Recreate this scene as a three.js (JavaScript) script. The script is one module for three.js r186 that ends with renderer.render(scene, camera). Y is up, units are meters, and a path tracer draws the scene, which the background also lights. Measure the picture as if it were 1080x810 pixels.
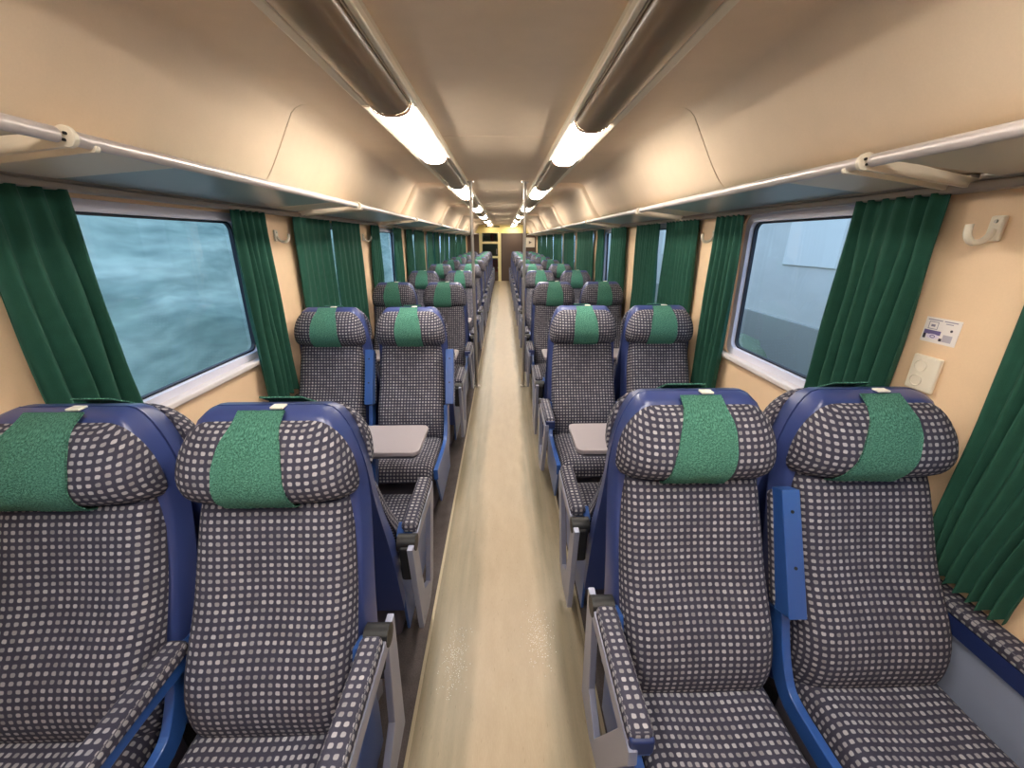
import * as THREE from 'three';
import { mergeGeometries } from 'three/addons/utils/BufferGeometryUtils.js';
import { RoundedBoxGeometry } from 'three/addons/geometries/RoundedBoxGeometry.js';
import { ImprovedNoise } from 'three/addons/math/ImprovedNoise.js';
import { RectAreaLightUniformsLib } from 'three/addons/lights/RectAreaLightUniformsLib.js';

// ---------------------------------------------------------------- camera, sky, exposure
// y up, metres; the aisle runs along -z, d below means distance down the car (z = -d)
const scene = new THREE.Scene();
const F = 405, EYE = 1.66, PITCH = Math.atan(152 / F), YAW = 0.0231;
const camera = new THREE.PerspectiveCamera(2 * Math.atan(405 / F) * 180 / Math.PI, 1080 / 810, 0.02, 200);
camera.position.set(0.03, EYE, 0);
camera.rotation.order = 'YXZ';
camera.rotation.set(-PITCH, -YAW, 0);
scene.background = new THREE.Color().setRGB(1.50, 1.80, 2.62);     // overcast blue dusk sky
const renderer = new THREE.WebGLRenderer();
renderer.toneMapping = THREE.LinearToneMapping;
renderer.toneMappingExposure = 1.06;
renderer.shadowMap.enabled = true;
RectAreaLightUniformsLib.init();
const LAMP_COLOR = new THREE.Color().setRGB(1.0, 0.92, 0.81);
const LAMP_GLOW = 36, LAMP_PANEL = 3.5;

// ---------------------------------------------------------------- dimensions
const D = 1.634, P0 = 1.03;                       // bay length, first back-to-back pair
const pairD = (k) => P0 + D * k;
const WALL = 1.45, LEAN = 0.035;                  // half width at y = 0.9, walls lean inwards
const wallX = (y) => WALL - LEAN * (y - 0.9);
const END = 17.0, BACK = -2.6;                    // far partition, rear partition
const CEIL = 2.22;
const NPAIR = 10;
const ORD = ['first', 'second', 'third', 'fourth', 'fifth', 'sixth', 'seventh', 'eighth'];

// ---------------------------------------------------------------- helpers
function rng(seed) { let a = seed >>> 0; return () => { a = (a + 0x6D2B79F5) | 0; let t = Math.imul(a ^ (a >>> 15), 1 | a); t = (t + Math.imul(t ^ (t >>> 7), 61 | t)) ^ t; return ((t ^ (t >>> 14)) >>> 0) / 4294967296; }; }
const perlin = new ImprovedNoise();
const noise = (x, y, z = 0) => perlin.noise(x, y, z);
const fbm = (x, y, z = 0, o = 4) => { let s = 0, a = 0.5, f = 1; for (let i = 0; i < o; i++) { s += a * noise(x * f, y * f, z + i * 7.3); a *= 0.5; f *= 2; } return s; };
const clamp = (x, a, b) => Math.min(b, Math.max(a, x));
const smooth = (a, b, x) => { const t = clamp((x - a) / (b - a), 0, 1); return t * t * (3 - 2 * t); };
const lerp = (a, b, t) => a + (b - a) * t;
const used = new Map();
const numbered = (n) => { const c = used.get(n) ?? 0; used.set(n, c + 1); return c ? `${n}_${String(c).padStart(3, '0')}` : n; };
function tag(o, label, category, group) { o.userData.label = label; o.userData.category = category; if (group) o.userData.group = group; return o; }
function thing(name, label, category, [x, y, z] = [0, 0, 0], turn = 0, group) {
  const o = new THREE.Group(); o.name = numbered(name); scene.add(o);
  o.position.set(x, y, z); o.rotation.y = turn; tag(o, label, category, group); return o;
}
function obj(name, geos, mat, parent = scene) {
  const list = Array.isArray(geos) ? geos : [geos];
  const g = list.length === 1 ? list[0] : mergeGeometries(list.map(plain));
  const m = new THREE.Mesh(g, mat); m.name = parent === scene ? numbered(name) : name;
  m.castShadow = m.receiveShadow = true; parent.add(m); return m;
}
function plain(g) { const q = g.index ? g.toNonIndexed() : g; const r = new THREE.BufferGeometry(); for (const k of ['position', 'normal', 'uv']) r.setAttribute(k, q.getAttribute(k)); return r; }
function struct(name, geos, mat, label, parent = scene) { const m = obj(name, geos, mat, parent); if (parent === scene) { m.userData.kind = 'structure'; m.userData.label = label; m.userData.category = name.replace(/_.*$/, ''); } return m; }
// box from centre and size, uv in metres
function bx(cx, cy, cz, sx, sy, sz) {
  const g = new THREE.BoxGeometry(sx, sy, sz), p = g.attributes.position, n = g.attributes.normal, u = g.attributes.uv;
  for (let i = 0; i < p.count; i++) {
    const ax = Math.abs(n.getX(i)), ay = Math.abs(n.getY(i));
    const X = p.getX(i) + cx, Y = p.getY(i) + cy, Z = p.getZ(i) + cz;
    if (ax > 0.5) u.setXY(i, Z, Y); else if (ay > 0.5) u.setXY(i, X, Z); else u.setXY(i, X, Y);
  }
  g.translate(cx, cy, cz); return g;
}
function rb(cx, cy, cz, sx, sy, sz, r = 0.008, seg = 2) {
  const g = new RoundedBoxGeometry(sx, sy, sz, seg, Math.min(r, sx / 2.05, sy / 2.05, sz / 2.05)), p = g.attributes.position, n = g.attributes.normal, u = g.attributes.uv;
  for (let i = 0; i < p.count; i++) {
    const ax = Math.abs(n.getX(i)), ay = Math.abs(n.getY(i)), az = Math.abs(n.getZ(i));
    const X = p.getX(i), Y = p.getY(i), Z = p.getZ(i);
    if (ax > ay && ax > az) u.setXY(i, Z, Y); else if (ay > az) u.setXY(i, X, Z); else u.setXY(i, X, Y);
  }
  g.translate(cx, cy, cz); return g;
}
function cyl(r0, r1, h, seg = 16) { return new THREE.CylinderGeometry(r0, r1, h, seg); }
function tube(pts, r, seg = 24, rad = 8) { return new THREE.TubeGeometry(new THREE.CatmullRomCurve3(pts.map((p) => new THREE.Vector3(...p))), seg, r, rad, false); }
// grid surface from f(s, t) -> {p:[x,y,z], uv:[u,v]}
function gridGeo(f, ns, nt, flip = false) {
  const P = [], U = [], I = [];
  for (let j = 0; j <= nt; j++) for (let i = 0; i <= ns; i++) { const q = f(i / ns, j / nt); P.push(...q.p); U.push(...q.uv); }
  for (let j = 0; j < nt; j++) for (let i = 0; i < ns; i++) {
    const a = j * (ns + 1) + i, b = a + 1, c = a + ns + 1, e = c + 1;
    if (flip) I.push(a, c, b, b, c, e); else I.push(a, b, c, b, e, c);
  }
  const g = new THREE.BufferGeometry(); g.setAttribute('position', new THREE.Float32BufferAttribute(P, 3)); g.setAttribute('uv', new THREE.Float32BufferAttribute(U, 2));
  g.setIndex(I); g.computeVertexNormals(); return g;
}
// a sheet with thickness: f gives the outer face, normals are offset by -th
function sheetGeo(f, ns, nt, th, flip = false) {
  const a = gridGeo(f, ns, nt, flip), N = a.attributes.normal, p = a.attributes.position, n = p.count;
  const P = [...p.array], U = [...a.attributes.uv.array, ...a.attributes.uv.array], I = [...a.index.array];
  for (let i = 0; i < n; i++) P.push(p.getX(i) - N.getX(i) * th, p.getY(i) - N.getY(i) * th, p.getZ(i) - N.getZ(i) * th);
  for (let i = 0; i < a.index.count; i += 3) I.push(a.index.getX(i) + n, a.index.getX(i + 2) + n, a.index.getX(i + 1) + n);
  const edge = (x, y) => I.push(x, x + n, y, y, x + n, y + n);
  for (let i = 0; i < ns; i++) { edge(i + 1, i); edge(nt * (ns + 1) + i, nt * (ns + 1) + i + 1); }
  for (let j = 0; j < nt; j++) { edge(j * (ns + 1), (j + 1) * (ns + 1)); edge((j + 1) * (ns + 1) + ns, j * (ns + 1) + ns); }
  const g = new THREE.BufferGeometry(); g.setAttribute('position', new THREE.Float32BufferAttribute(P, 3)); g.setAttribute('uv', new THREE.Float32BufferAttribute(U, 2));
  g.setIndex(I); g.computeVertexNormals(); return g;
}
// extrude a (z, y) outline sideways in x, centred on x
function extrudeX(pts, x, w, bevel = 0.003, holes = []) {
  const s = new THREE.Shape(pts.map(([z, y]) => new THREE.Vector2(z, y)));
  for (const h of holes) s.holes.push(new THREE.Path(h.map(([z, y]) => new THREE.Vector2(z, y))));
  const g = new THREE.ExtrudeGeometry(s, { depth: w - 2 * bevel, bevelEnabled: bevel > 0, bevelThickness: bevel, bevelSize: bevel, bevelSegments: 2, steps: 1 });
  g.translate(0, 0, -w / 2 + bevel); g.rotateY(-Math.PI / 2); g.scale(1, 1, 1); g.translate(x, 0, 0); return g;
}
// band of given thickness along a polyline in (z, y)
function bandPts(line, th) {
  const c = new THREE.CatmullRomCurve3(line.map(([z, y]) => new THREE.Vector3(z, y, 0))).getPoints(18), L = [], R = [];
  for (let i = 0; i < c.length; i++) {
    const a = c[Math.max(0, i - 1)], b = c[Math.min(c.length - 1, i + 1)], t = b.clone().sub(a).normalize();
    L.push([c[i].x - t.y * th / 2, c[i].y + t.x * th / 2]); R.push([c[i].x + t.y * th / 2, c[i].y - t.x * th / 2]);
  }
  return [...L, ...R.reverse()];
}
function curve2(pts) { // piecewise smooth interpolation of [t, ...values]
  return (t) => {
    let i = 0; while (i < pts.length - 2 && t > pts[i + 1][0]) i++;
    const a = pts[Math.max(0, i - 1)], b = pts[i], c = pts[i + 1], e = pts[Math.min(pts.length - 1, i + 2)], s = clamp((t - b[0]) / (c[0] - b[0]), 0, 1);
    return b.slice(1).map((_, k) => { k += 1; const m1 = (c[k] - a[k]) / ((c[0] - a[0]) || 1) * (c[0] - b[0]), m2 = (e[k] - b[k]) / ((e[0] - b[0]) || 1) * (c[0] - b[0]); const s2 = s * s, s3 = s2 * s; return (2 * s3 - 3 * s2 + 1) * b[k] + (s3 - 2 * s2 + s) * m1 + (-2 * s3 + 3 * s2) * c[k] + (s3 - s2) * m2; });
  };
}
function mirrorX(g) { const c = g.clone(); c.scale(-1, 1, 1); if (c.index) { const a = c.index.array; for (let i = 0; i < a.length; i += 3) { const t = a[i]; a[i] = a[i + 1]; a[i + 1] = t; } } else { for (const k of Object.keys(c.attributes)) { const at = c.attributes[k], s = at.itemSize, a = at.array; for (let i = 0; i < at.count; i += 3) for (let j = 0; j < s; j++) { const t = a[i * s + j]; a[i * s + j] = a[(i + 1) * s + j]; a[(i + 1) * s + j] = t; } } } return c; }

// ---------------------------------------------------------------- textures and materials
function dataTex(w, h, f, srgb = true, rep) {
  const a = new Uint8Array(w * h * 4);
  for (let j = 0; j < h; j++) for (let i = 0; i < w; i++) { const c = f(i, j), k = (j * w + i) * 4; a[k] = clamp(c[0], 0, 255); a[k + 1] = clamp(c[1], 0, 255); a[k + 2] = clamp(c[2], 0, 255); a[k + 3] = 255; }
  const t = new THREE.DataTexture(a, w, h); t.wrapS = t.wrapT = THREE.RepeatWrapping; t.magFilter = THREE.LinearFilter; t.minFilter = THREE.LinearMipmapLinearFilter; t.generateMipmaps = true;
  if (srgb) t.colorSpace = THREE.SRGBColorSpace; if (rep) t.repeat.set(1 / rep[0], 1 / rep[1]); t.needsUpdate = true; return t;
}
const tn = (i, j, n, f, z) => { // tiling noise
  const u = i / n, v = j / n, a = noise(u * f, v * f, z), b = noise((u - 1) * f, v * f, z), c = noise(u * f, (v - 1) * f, z), e = noise((u - 1) * f, (v - 1) * f, z);
  return lerp(lerp(a, b, u), lerp(c, e, u), v);
};
const R0 = rng(11);
const DOTS = 16, PITCHMM = 0.0198, FN = 768, dotTone = Array.from({ length: DOTS * DOTS }, () => 0.82 + 0.3 * R0());
const fabricTex = dataTex(FN, FN, (i, j) => {
  const c = FN / DOTS, ci = Math.floor(i / c), cj = Math.floor(j / c);
  const wob = 0.05 * noise(i * 0.05, j * 0.05, 3), x = (i / c - ci - 0.5) + wob, y = (j / c - cj - 0.5) - wob;
  const q = Math.pow(Math.pow(Math.abs(x) / 0.31, 3.2) + Math.pow(Math.abs(y) / 0.28, 3.2), 1 / 3.2);
  const m = 1 - smooth(0.8, 1.12, q), weave = 8 * ((Math.floor(i / 2) + Math.floor(j / 2)) % 2) + 14 * (R0() - 0.5), t = dotTone[cj * DOTS + ci], wear = 10 * tn(i, j, FN, 5, 1);
  const base = [48 + weave + wear, 47 + weave + wear, 64 + weave + wear], dot = [148 * t + weave, 145 * t + weave, 150 * t + weave];
  return [lerp(base[0], dot[0], m), lerp(base[1], dot[1], m), lerp(base[2], dot[2], m)];
}, true, [DOTS * PITCHMM, DOTS * PITCHMM]);
const terryTex = dataTex(256, 256, (i, j) => { const k = 60 * tn(i, j, 256, 40, 2) + 46 * tn(i, j, 256, 20, 5) + 50 * (R0() - 0.5); return [74 + k * 0.9, 132 + k * 1.1, 114 + k]; }, true, [0.12, 0.12]);
const terryBump = dataTex(256, 256, (i, j) => { const k = 128 + 90 * tn(i, j, 256, 44, 2) + 80 * (R0() - 0.5); return [k, k, k]; }, false, [0.12, 0.12]);
const curtainTex = dataTex(256, 256, (i, j) => { const k = 7 * tn(i, j, 256, 6, 2) + 10 * (R0() - 0.5) + 4 * ((i >> 1) % 2); return [27 + k * 0.6, 77 + k, 62 + k * 0.9]; }, true, [0.2, 0.2]);
const stripTex = dataTex(512, 2048, (i, j) => { // linoleum runner: u across the runner, v along; worn lane in the middle, grey soil at the edges
  const u = i / 512, v = j / 2048 * 17, e = 0.07 * fbm(v * 0.9, u * 2, 4) + 0.03 * fbm(v * 5, u * 9, 6);
  const soil = smooth(0.17, 0.27, Math.abs(u - 0.5) + e * 1.4) * (0.7 + 0.6 * fbm(u * 22, v * 1.3, 8));
  const k = 9 * fbm(u * 14, v * 6, 2) + 7 * (R0() - 0.5), sp = R0() > 0.9975 ? -38 : 0;
  return [170 - 42 * soil + k + sp, 151 - 33 * soil + k + sp, 125 - 29 * soil + k + sp];
}, true);
const carpetTex = dataTex(256, 256, (i, j) => { const k = 12 * tn(i, j, 256, 8, 4) + 22 * (R0() - 0.5); return [84 + k, 76 + k, 76 + k]; }, true, [0.5, 0.5]);
const plasterBump = dataTex(256, 256, (i, j) => { const k = 128 + 30 * (R0() - 0.5) + 22 * tn(i, j, 256, 50, 1); return [k, k, k]; }, false, [0.12, 0.12]);
const liningTex = dataTex(512, 512, (i, j) => { const k = 5 * tn(i, j, 512, 6, 3) + 3 * tn(i, j, 512, 24, 8) + 3 * (R0() - 0.5); return [237 + k, 214 + k, 187 + k]; }, true, [1.4, 1.4]);

const std = (o) => new THREE.MeshStandardMaterial(o), phys = (o) => new THREE.MeshPhysicalMaterial(o), lin = (r, g, b) => new THREE.Color().setRGB(r, g, b);
const M = {
  fabric: std({ map: fabricTex, roughness: 0.9 }),
  terry: std({ map: terryTex, bumpMap: terryBump, bumpScale: 0.007, roughness: 1, side: THREE.DoubleSide }),
  curtain: phys({ map: curtainTex, roughness: 0.9, sheen: 0.3, sheenColor: new THREE.Color('#4a8a70'), sheenRoughness: 0.6, side: THREE.DoubleSide }),
  shell: phys({ color: '#36447a', roughness: 0.38, clearcoat: 0.35, clearcoatRoughness: 0.25 }),
  blue: phys({ color: '#2b5296', roughness: 0.36, clearcoat: 0.3, clearcoatRoughness: 0.3 }),
  navy: std({ color: '#1d2c5c', roughness: 0.5 }),
  greyblue: std({ color: '#8a93ab', roughness: 0.5 }),
  alu: std({ color: '#8e92a8', roughness: 0.36, metalness: 0.35 }),
  black: std({ color: '#16171b', roughness: 0.5 }),
  base: std({ color: '#5a5460', roughness: 0.7 }),
  plate: std({ color: '#ece8dc', roughness: 0.45 }),
  yellowTag: std({ color: '#d6d59a', roughness: 0.6 }),
  lining: std({ color: '#fff4e6', map: liningTex, roughness: 0.55, bumpMap: plasterBump, bumpScale: 0.0004 }),
  cove: std({ map: liningTex, roughness: 0.5, side: THREE.DoubleSide }),
  roof: std({ color: '#ecd9bd', roughness: 0.8 }),
  floor: std({ map: carpetTex, roughness: 0.85 }),
  strip: phys({ map: stripTex, roughness: 0.42, clearcoat: 0.15, clearcoatRoughness: 0.35 }),
  strim: std({ color: '#b8ab92', roughness: 0.4, metalness: 0.3 }),
  whiteFrame: std({ color: '#d6d6e6', roughness: 0.4 }),
  gasket: std({ color: '#202430', roughness: 0.6 }),
  sill: std({ color: '#d9d0cf', roughness: 0.45 }),
  glass: phys({ color: '#d2eef2', roughness: 0.02, transmission: 1, thickness: 0, ior: 1.45 }),
  rackTube: std({ color: '#cfc6c4', roughness: 0.32, metalness: 0.25 }),
  rackWhite: std({ color: '#e9dfcd', roughness: 0.4 }),
  rackGlass: phys({ color: '#a9bdc4', roughness: 0.35, transmission: 0.4, thickness: 0 }),
  rail: std({ color: '#a49a92', roughness: 0.42, metalness: 0.35 }),
  lampRail: std({ color: '#efe3cd', roughness: 0.35 }),
  lampTray: std({ color: '#d8cbb4', roughness: 0.5 }),
  lampSmoke: phys({ color: '#866c4f', roughness: 0.45, clearcoat: 0.35, clearcoatRoughness: 0.2 }),
  lampLit: std({ color: '#ffffff', emissive: LAMP_COLOR, emissiveIntensity: LAMP_GLOW, roughness: 0.5 }),
  lampCap: std({ color: '#c9a28a', roughness: 0.5 }),
  steel: std({ color: '#c9c2bb', roughness: 0.3, metalness: 0.75 }),
  table: std({ color: '#9d959a', roughness: 0.4 }),
  tableEdge: std({ color: '#6b6a74', roughness: 0.4, metalness: 0.4 }),
  endYellow: std({ color: '#ecd98e', roughness: 0.5 }),
  endCream: std({ color: '#efe2a8', roughness: 0.45 }),
  endBrown: std({ color: '#57463a', roughness: 0.45 }),
  red: std({ color: '#8e2a1c', roughness: 0.4 }),
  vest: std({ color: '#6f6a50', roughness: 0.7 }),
};

// ---------------------------------------------------------------- shell of the car: floor, walls, roof
const zMid = -(END + BACK) / 2, LEN = END - BACK;
struct('floor', bx(0, -0.03, zMid, 3.1, 0.06, LEN), M.floor, 'dark grey brown textured floor under the seats');
{
  const g = new THREE.BoxGeometry(0.68, 0.008, LEN); const p = g.attributes.position, u = g.attributes.uv;
  for (let i = 0; i < p.count; i++) u.setXY(i, p.getX(i) / 0.68 + 0.5, (p.getZ(i) + LEN / 2) / 17);
  g.translate(0.035, 0.004, zMid); const s = obj('floor_runner', g, M.strip); s.userData.kind = 'structure'; tag(s, 'beige linoleum runner along the aisle with worn middle lane', 'runner');
  const t1 = struct('trim_1', bx(-0.309, 0.006, zMid, 0.012, 0.012, LEN), M.strim, 'thin edging strip on one side of aisle runner');
  const t2 = struct('trim_2', bx(0.378, 0.006, zMid, 0.012, 0.012, LEN), M.strim, 'thin edging strip on socket side of aisle runner');
}
// window openings: one per bay between the pillars
const WIN = { w: 1.02, y0: 0.99, y1: 1.795, r: 0.06 };
function rrect(x0, x1, y0, y1, r, path) {
  path.moveTo(x0 + r, y0); path.lineTo(x1 - r, y0); path.absarc(x1 - r, y0 + r, r, -Math.PI / 2, 0, false); path.lineTo(x1, y1 - r); path.absarc(x1 - r, y1 - r, r, 0, Math.PI / 2, false);
  path.lineTo(x0 + r, y1); path.absarc(x0 + r, y1 - r, r, Math.PI / 2, Math.PI, false); path.lineTo(x0, y0 + r); path.absarc(x0 + r, y0 + r, r, Math.PI, Math.PI * 1.5, false); return path;
}
const BAYS = []; for (let b = -1; b <= 9; b++) BAYS.push(b);
const bayMid = (b) => pairD(b) - D / 2;           // bay b lies between pillar b-1 and pillar b
// shape in (d, y) plane -> wall at side s (-1, +1)
function toWall(g, s, off = 0) { // g: x = d, y = y, z = 0 inner face .. depth outward
  const p = g.attributes.position, q = new Float32Array(p.count * 3), u = new Float32Array(p.count * 2);
  for (let i = 0; i < p.count; i++) { const d = p.getX(i), y = p.getY(i), o = p.getZ(i) + off; q[3 * i] = s * (wallX(y) + o); q[3 * i + 1] = y; q[3 * i + 2] = -d; u[2 * i] = d; u[2 * i + 1] = y; }
  const r = new THREE.BufferGeometry(); r.setAttribute('position', new THREE.BufferAttribute(q, 3)); r.setAttribute('uv', new THREE.BufferAttribute(u, 2));
  const n0 = p.count; const idx = g.index ? [...g.index.array] : [...Array(n0).keys()];
  // (d,y,o)->(s*o,y,-d): determinant sign s -> keep winding for s = +1
  if (s < 0) for (let i = 0; i < idx.length; i += 3) { const t = idx[i]; idx[i] = idx[i + 1]; idx[i + 1] = t; }
  r.setIndex(idx); const ni = r.toNonIndexed(); ni.computeVertexNormals(); return ni;
}
for (const s of [-1, 1]) {
  const sh = new THREE.Shape(); sh.moveTo(BACK, 0); sh.lineTo(END, 0); sh.lineTo(END, 2.36); sh.lineTo(BACK, 2.36); sh.closePath();
  for (const b of BAYS) { const c = bayMid(b), h = new THREE.Path(); rrect(c - WIN.w / 2, c + WIN.w / 2, WIN.y0, WIN.y1, WIN.r, h); sh.holes.push(h); }
  const g = new THREE.ExtrudeGeometry(sh, { depth: 0.07, bevelEnabled: false, curveSegments: 6 });
  struct(s < 0 ? 'wall_left' : 'wall_right', toWall(g, s), M.lining, s < 0 ? 'peach beige side wall lining across from the socket pillar' : 'peach beige side wall lining with power socket and coat hook');
}
struct('wall_back', bx(0, 1.18, -BACK + 0.04, 3.1, 2.4, 0.08), M.lining, 'beige end wall of the car');
// windows with frame, gasket, pane and sill
let wn = 0;
for (const s of [-1, 1]) for (const b of BAYS) {
  const c = bayMid(b), w = new THREE.Group(); wn++; w.name = `window_${wn}`; scene.add(w); w.userData = { kind: 'structure', category: 'window', label: 'rounded train window in pale lilac frame with dark rubber seal' };
  const ring = (out, inn, depth, off, rO, rI) => {
    const sh = new THREE.Shape(); rrect(c - WIN.w / 2 - out, c + WIN.w / 2 + out, WIN.y0 - out, WIN.y1 + out, rO, sh);
    const h = new THREE.Path(); rrect(c - WIN.w / 2 + inn, c + WIN.w / 2 - inn, WIN.y0 + inn, WIN.y1 - inn, rI, h); sh.holes.push(h);
    return toWall(new THREE.ExtrudeGeometry(sh, { depth, bevelEnabled: false, curveSegments: 6 }), s, off);
  };
  obj('frame', ring(-0.001, 0.042, 0.05, 0.012, 0.059, 0.045), M.whiteFrame, w);
  obj('gasket', ring(-0.043, 0.052, 0.02, 0.035, 0.045, 0.04), M.gasket, w);
  const ps = new THREE.Shape(); rrect(c - WIN.w / 2 + 0.045, c + WIN.w / 2 - 0.045, WIN.y0 + 0.045, WIN.y1 - 0.045, 0.05, ps);
  obj('pane', toWall(new THREE.ShapeGeometry(ps, 6), s, 0.046), M.glass, w);
  const sx = s * (wallX(0.97) - 0.004);
  obj('sill', rb(sx, 0.979, -c, 0.056, 0.03, WIN.w + 0.04, 0.008), M.sill, w);
}
// ---------------------------------------------------------------- ceiling: roof slab, centre panels, coved side panels, arch ribs
const ceiling = new THREE.Group(); ceiling.name = 'ceiling'; ceiling.userData = { kind: 'structure', category: 'ceiling', label: 'coved beige and brown grey car ceiling with arch ribs' }; scene.add(ceiling);
obj('roof', bx(0, 2.40, zMid, 3.1, 0.08, LEN), M.roof, ceiling);
// cove profile from lamp trough outwards and down behind the rack (x, y) for the +x side
const PROF = curve2([[0, 0.53, 2.238], [0.28, 0.80, 2.238], [0.36, 0.885, 2.234], [0.42, 0.928, 2.208], [0.48, 0.955, 2.165], [0.70, 1.085, 1.955], [0.80, 1.16, 1.89], [1, 1.39, 1.84]]);
const RIBS = [4.75, 7.35, 9.95, 12.55, 15.15];
const SECT = [[BACK + 0.01, -0.5], [-0.494, 2.10], [2.106, 4.69], ...RIBS.map((r, i) => [r + 0.06, i < RIBS.length - 1 ? RIBS[i + 1] - 0.06 : END - 0.01])];
for (const s of [-1, 1]) {
  SECT.forEach(([a, b], k) => {
    const tub = k >= 3 ? 0.05 : 0;
    const f = (t, v) => {
      const q = PROF(t), q1 = PROF(Math.min(1, t + 0.01)), q0 = PROF(Math.max(0, t - 0.01)), tx = q1[0] - q0[0], ty = q1[1] - q0[1], l = Math.hypot(tx, ty) || 1;
      const vv = tub ? smooth(0, 1, v) * 0.35 + v * 0.65 : v, d = lerp(a, b, vv);
      const o = tub * smooth(0, 0.16, vv) * smooth(0, 0.16, 1 - vv) * smooth(0.05, 0.35, t) * smooth(0.2, 0.4, 1 - t);
      return { p: [s * (q[0] - ty / l * o), q[1] + tx / l * o, -d], uv: [t * 1.0, d] };
    };
    obj('cove_panel', gridGeo(f, 28, tub ? 26 : 4, s < 0), M.cove, ceiling);
  });
  RIBS.forEach((r) => {
    const f = (t, v) => {
      const q = PROF(t), q1 = PROF(Math.min(1, t + 0.01)), q0 = PROF(Math.max(0, t - 0.01)), tx = q1[0] - q0[0], ty = q1[1] - q0[1], l = Math.hypot(tx, ty) || 1;
      const a = (v - 0.5) * 2, o = -0.045 * Math.sqrt(Math.max(0, 1 - Math.pow(Math.abs(a), 2.6)));
      return { p: [s * (q[0] - ty / l * o), q[1] + tx / l * o, -r + a * 0.075], uv: [t, r + a * 0.08] };
    };
    obj('arch_rib', gridGeo(f, 28, 10, s > 0), M.cove, ceiling);
  });
}
for (let k = 0; k < 8; k++) { const a = BACK + 0.01 + k * 2.6 - 0.49 * 0, b = Math.min(END - 0.01, a + 2.594); if (b > a) obj('centre_panel', rb(0, CEIL + 0.02, -(a + b) / 2, 0.79, 0.03, b - a, 0.004), M.cove, ceiling); }

// ---------------------------------------------------------------- ceiling lamps: long troughs, part lit, part dark
const LAMPS = { '-1': { x: -0.43, per: 2.48, lit0: 1.9, len: 1.08 }, 1: { x: 0.465, per: 2.36, lit0: 2.14, len: 0.9 } };
function halfTube(d0, d1, w, h, n = 14) { // hanging rounded cover across x, along z
  return sheetGeo((u, v) => { const a = Math.PI * u, c = Math.cos(a), s = Math.sin(a); return { p: [Math.sign(c) * Math.pow(Math.abs(c), 0.8) * w / 2, -Math.pow(s, 0.8) * h, -lerp(d0, d1, v)], uv: [u * 0.2, lerp(d0, d1, v)] }; }, n, 1, 0.003, true);
}
const lampPos = [];
for (const s of [-1, 1]) for (let k = -1; k <= 6; k++) {
  const A = LAMPS[s], d0 = A.lit0 + k * A.per, d1 = Math.min(d0 + A.per - 0.004, END - 0.02), lit = Math.min(A.len, d1 - d0 - 0.1);
  const side = s < 0 ? 'opposite side' : 'socket side';
  const which = k < 0 ? 'before the socket pillar' : k === 0 ? 'over the first tables' : k === 1 ? 'by the grab pole' : `${ORD[k - 2]} beyond the grab pole`;
  const t = thing('ceiling_lamp', `long trough ceiling lamp, part lit, ${which}, ${side}`, 'lamp', [A.x, 2.19, -d0], 0, `trough lamps ${side}`);
  const L = d1 - d0, c = -L / 2;
  obj('tray', bx(0, 0.022, c, 0.222, 0.03, L), M.lampTray, t);
  // inner and outer rails
  obj('outer_rail', rb(s * 0.1, 0.002, c, 0.044, 0.034, L, 0.012, 3), M.lampRail, t);
  obj('inner_rail', [rb(-s * 0.103, 0.004, c, 0.02, 0.03, L, 0.006), rb(-s * 0.085, 0.006, c, 0.006, 0.022, L, 0.002)], M.lampRail, t);
  const W = 0.158, x0 = -s * 0.002;
  const g = halfTube(0.012, lit, W, 0.05); g.translate(x0, 0.006, 0); obj('lit_cover', g, M.lampLit, t);
  const g2 = halfTube(lit + 0.03, L - 0.012, W, 0.05); g2.translate(x0, 0.006, 0); obj('dark_cover', g2, M.lampSmoke, t);
  for (const e of [[0, 0.012], [lit, lit + 0.03], [L - 0.012, L]]) { const q = halfTube(e[0], e[1], W + 0.006, 0.053); q.translate(x0, 0.006, 0); obj('end_cap', q, M.lampCap, t); }
  const light = new THREE.RectAreaLight(LAMP_COLOR, LAMP_PANEL, 0.14, lit - 0.03);
  light.position.set(x0, -0.05, -(lit / 2 + 0.006)); light.rotation.x = -Math.PI / 2; light.name = 'lamp_light'; t.add(light);
}

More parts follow.
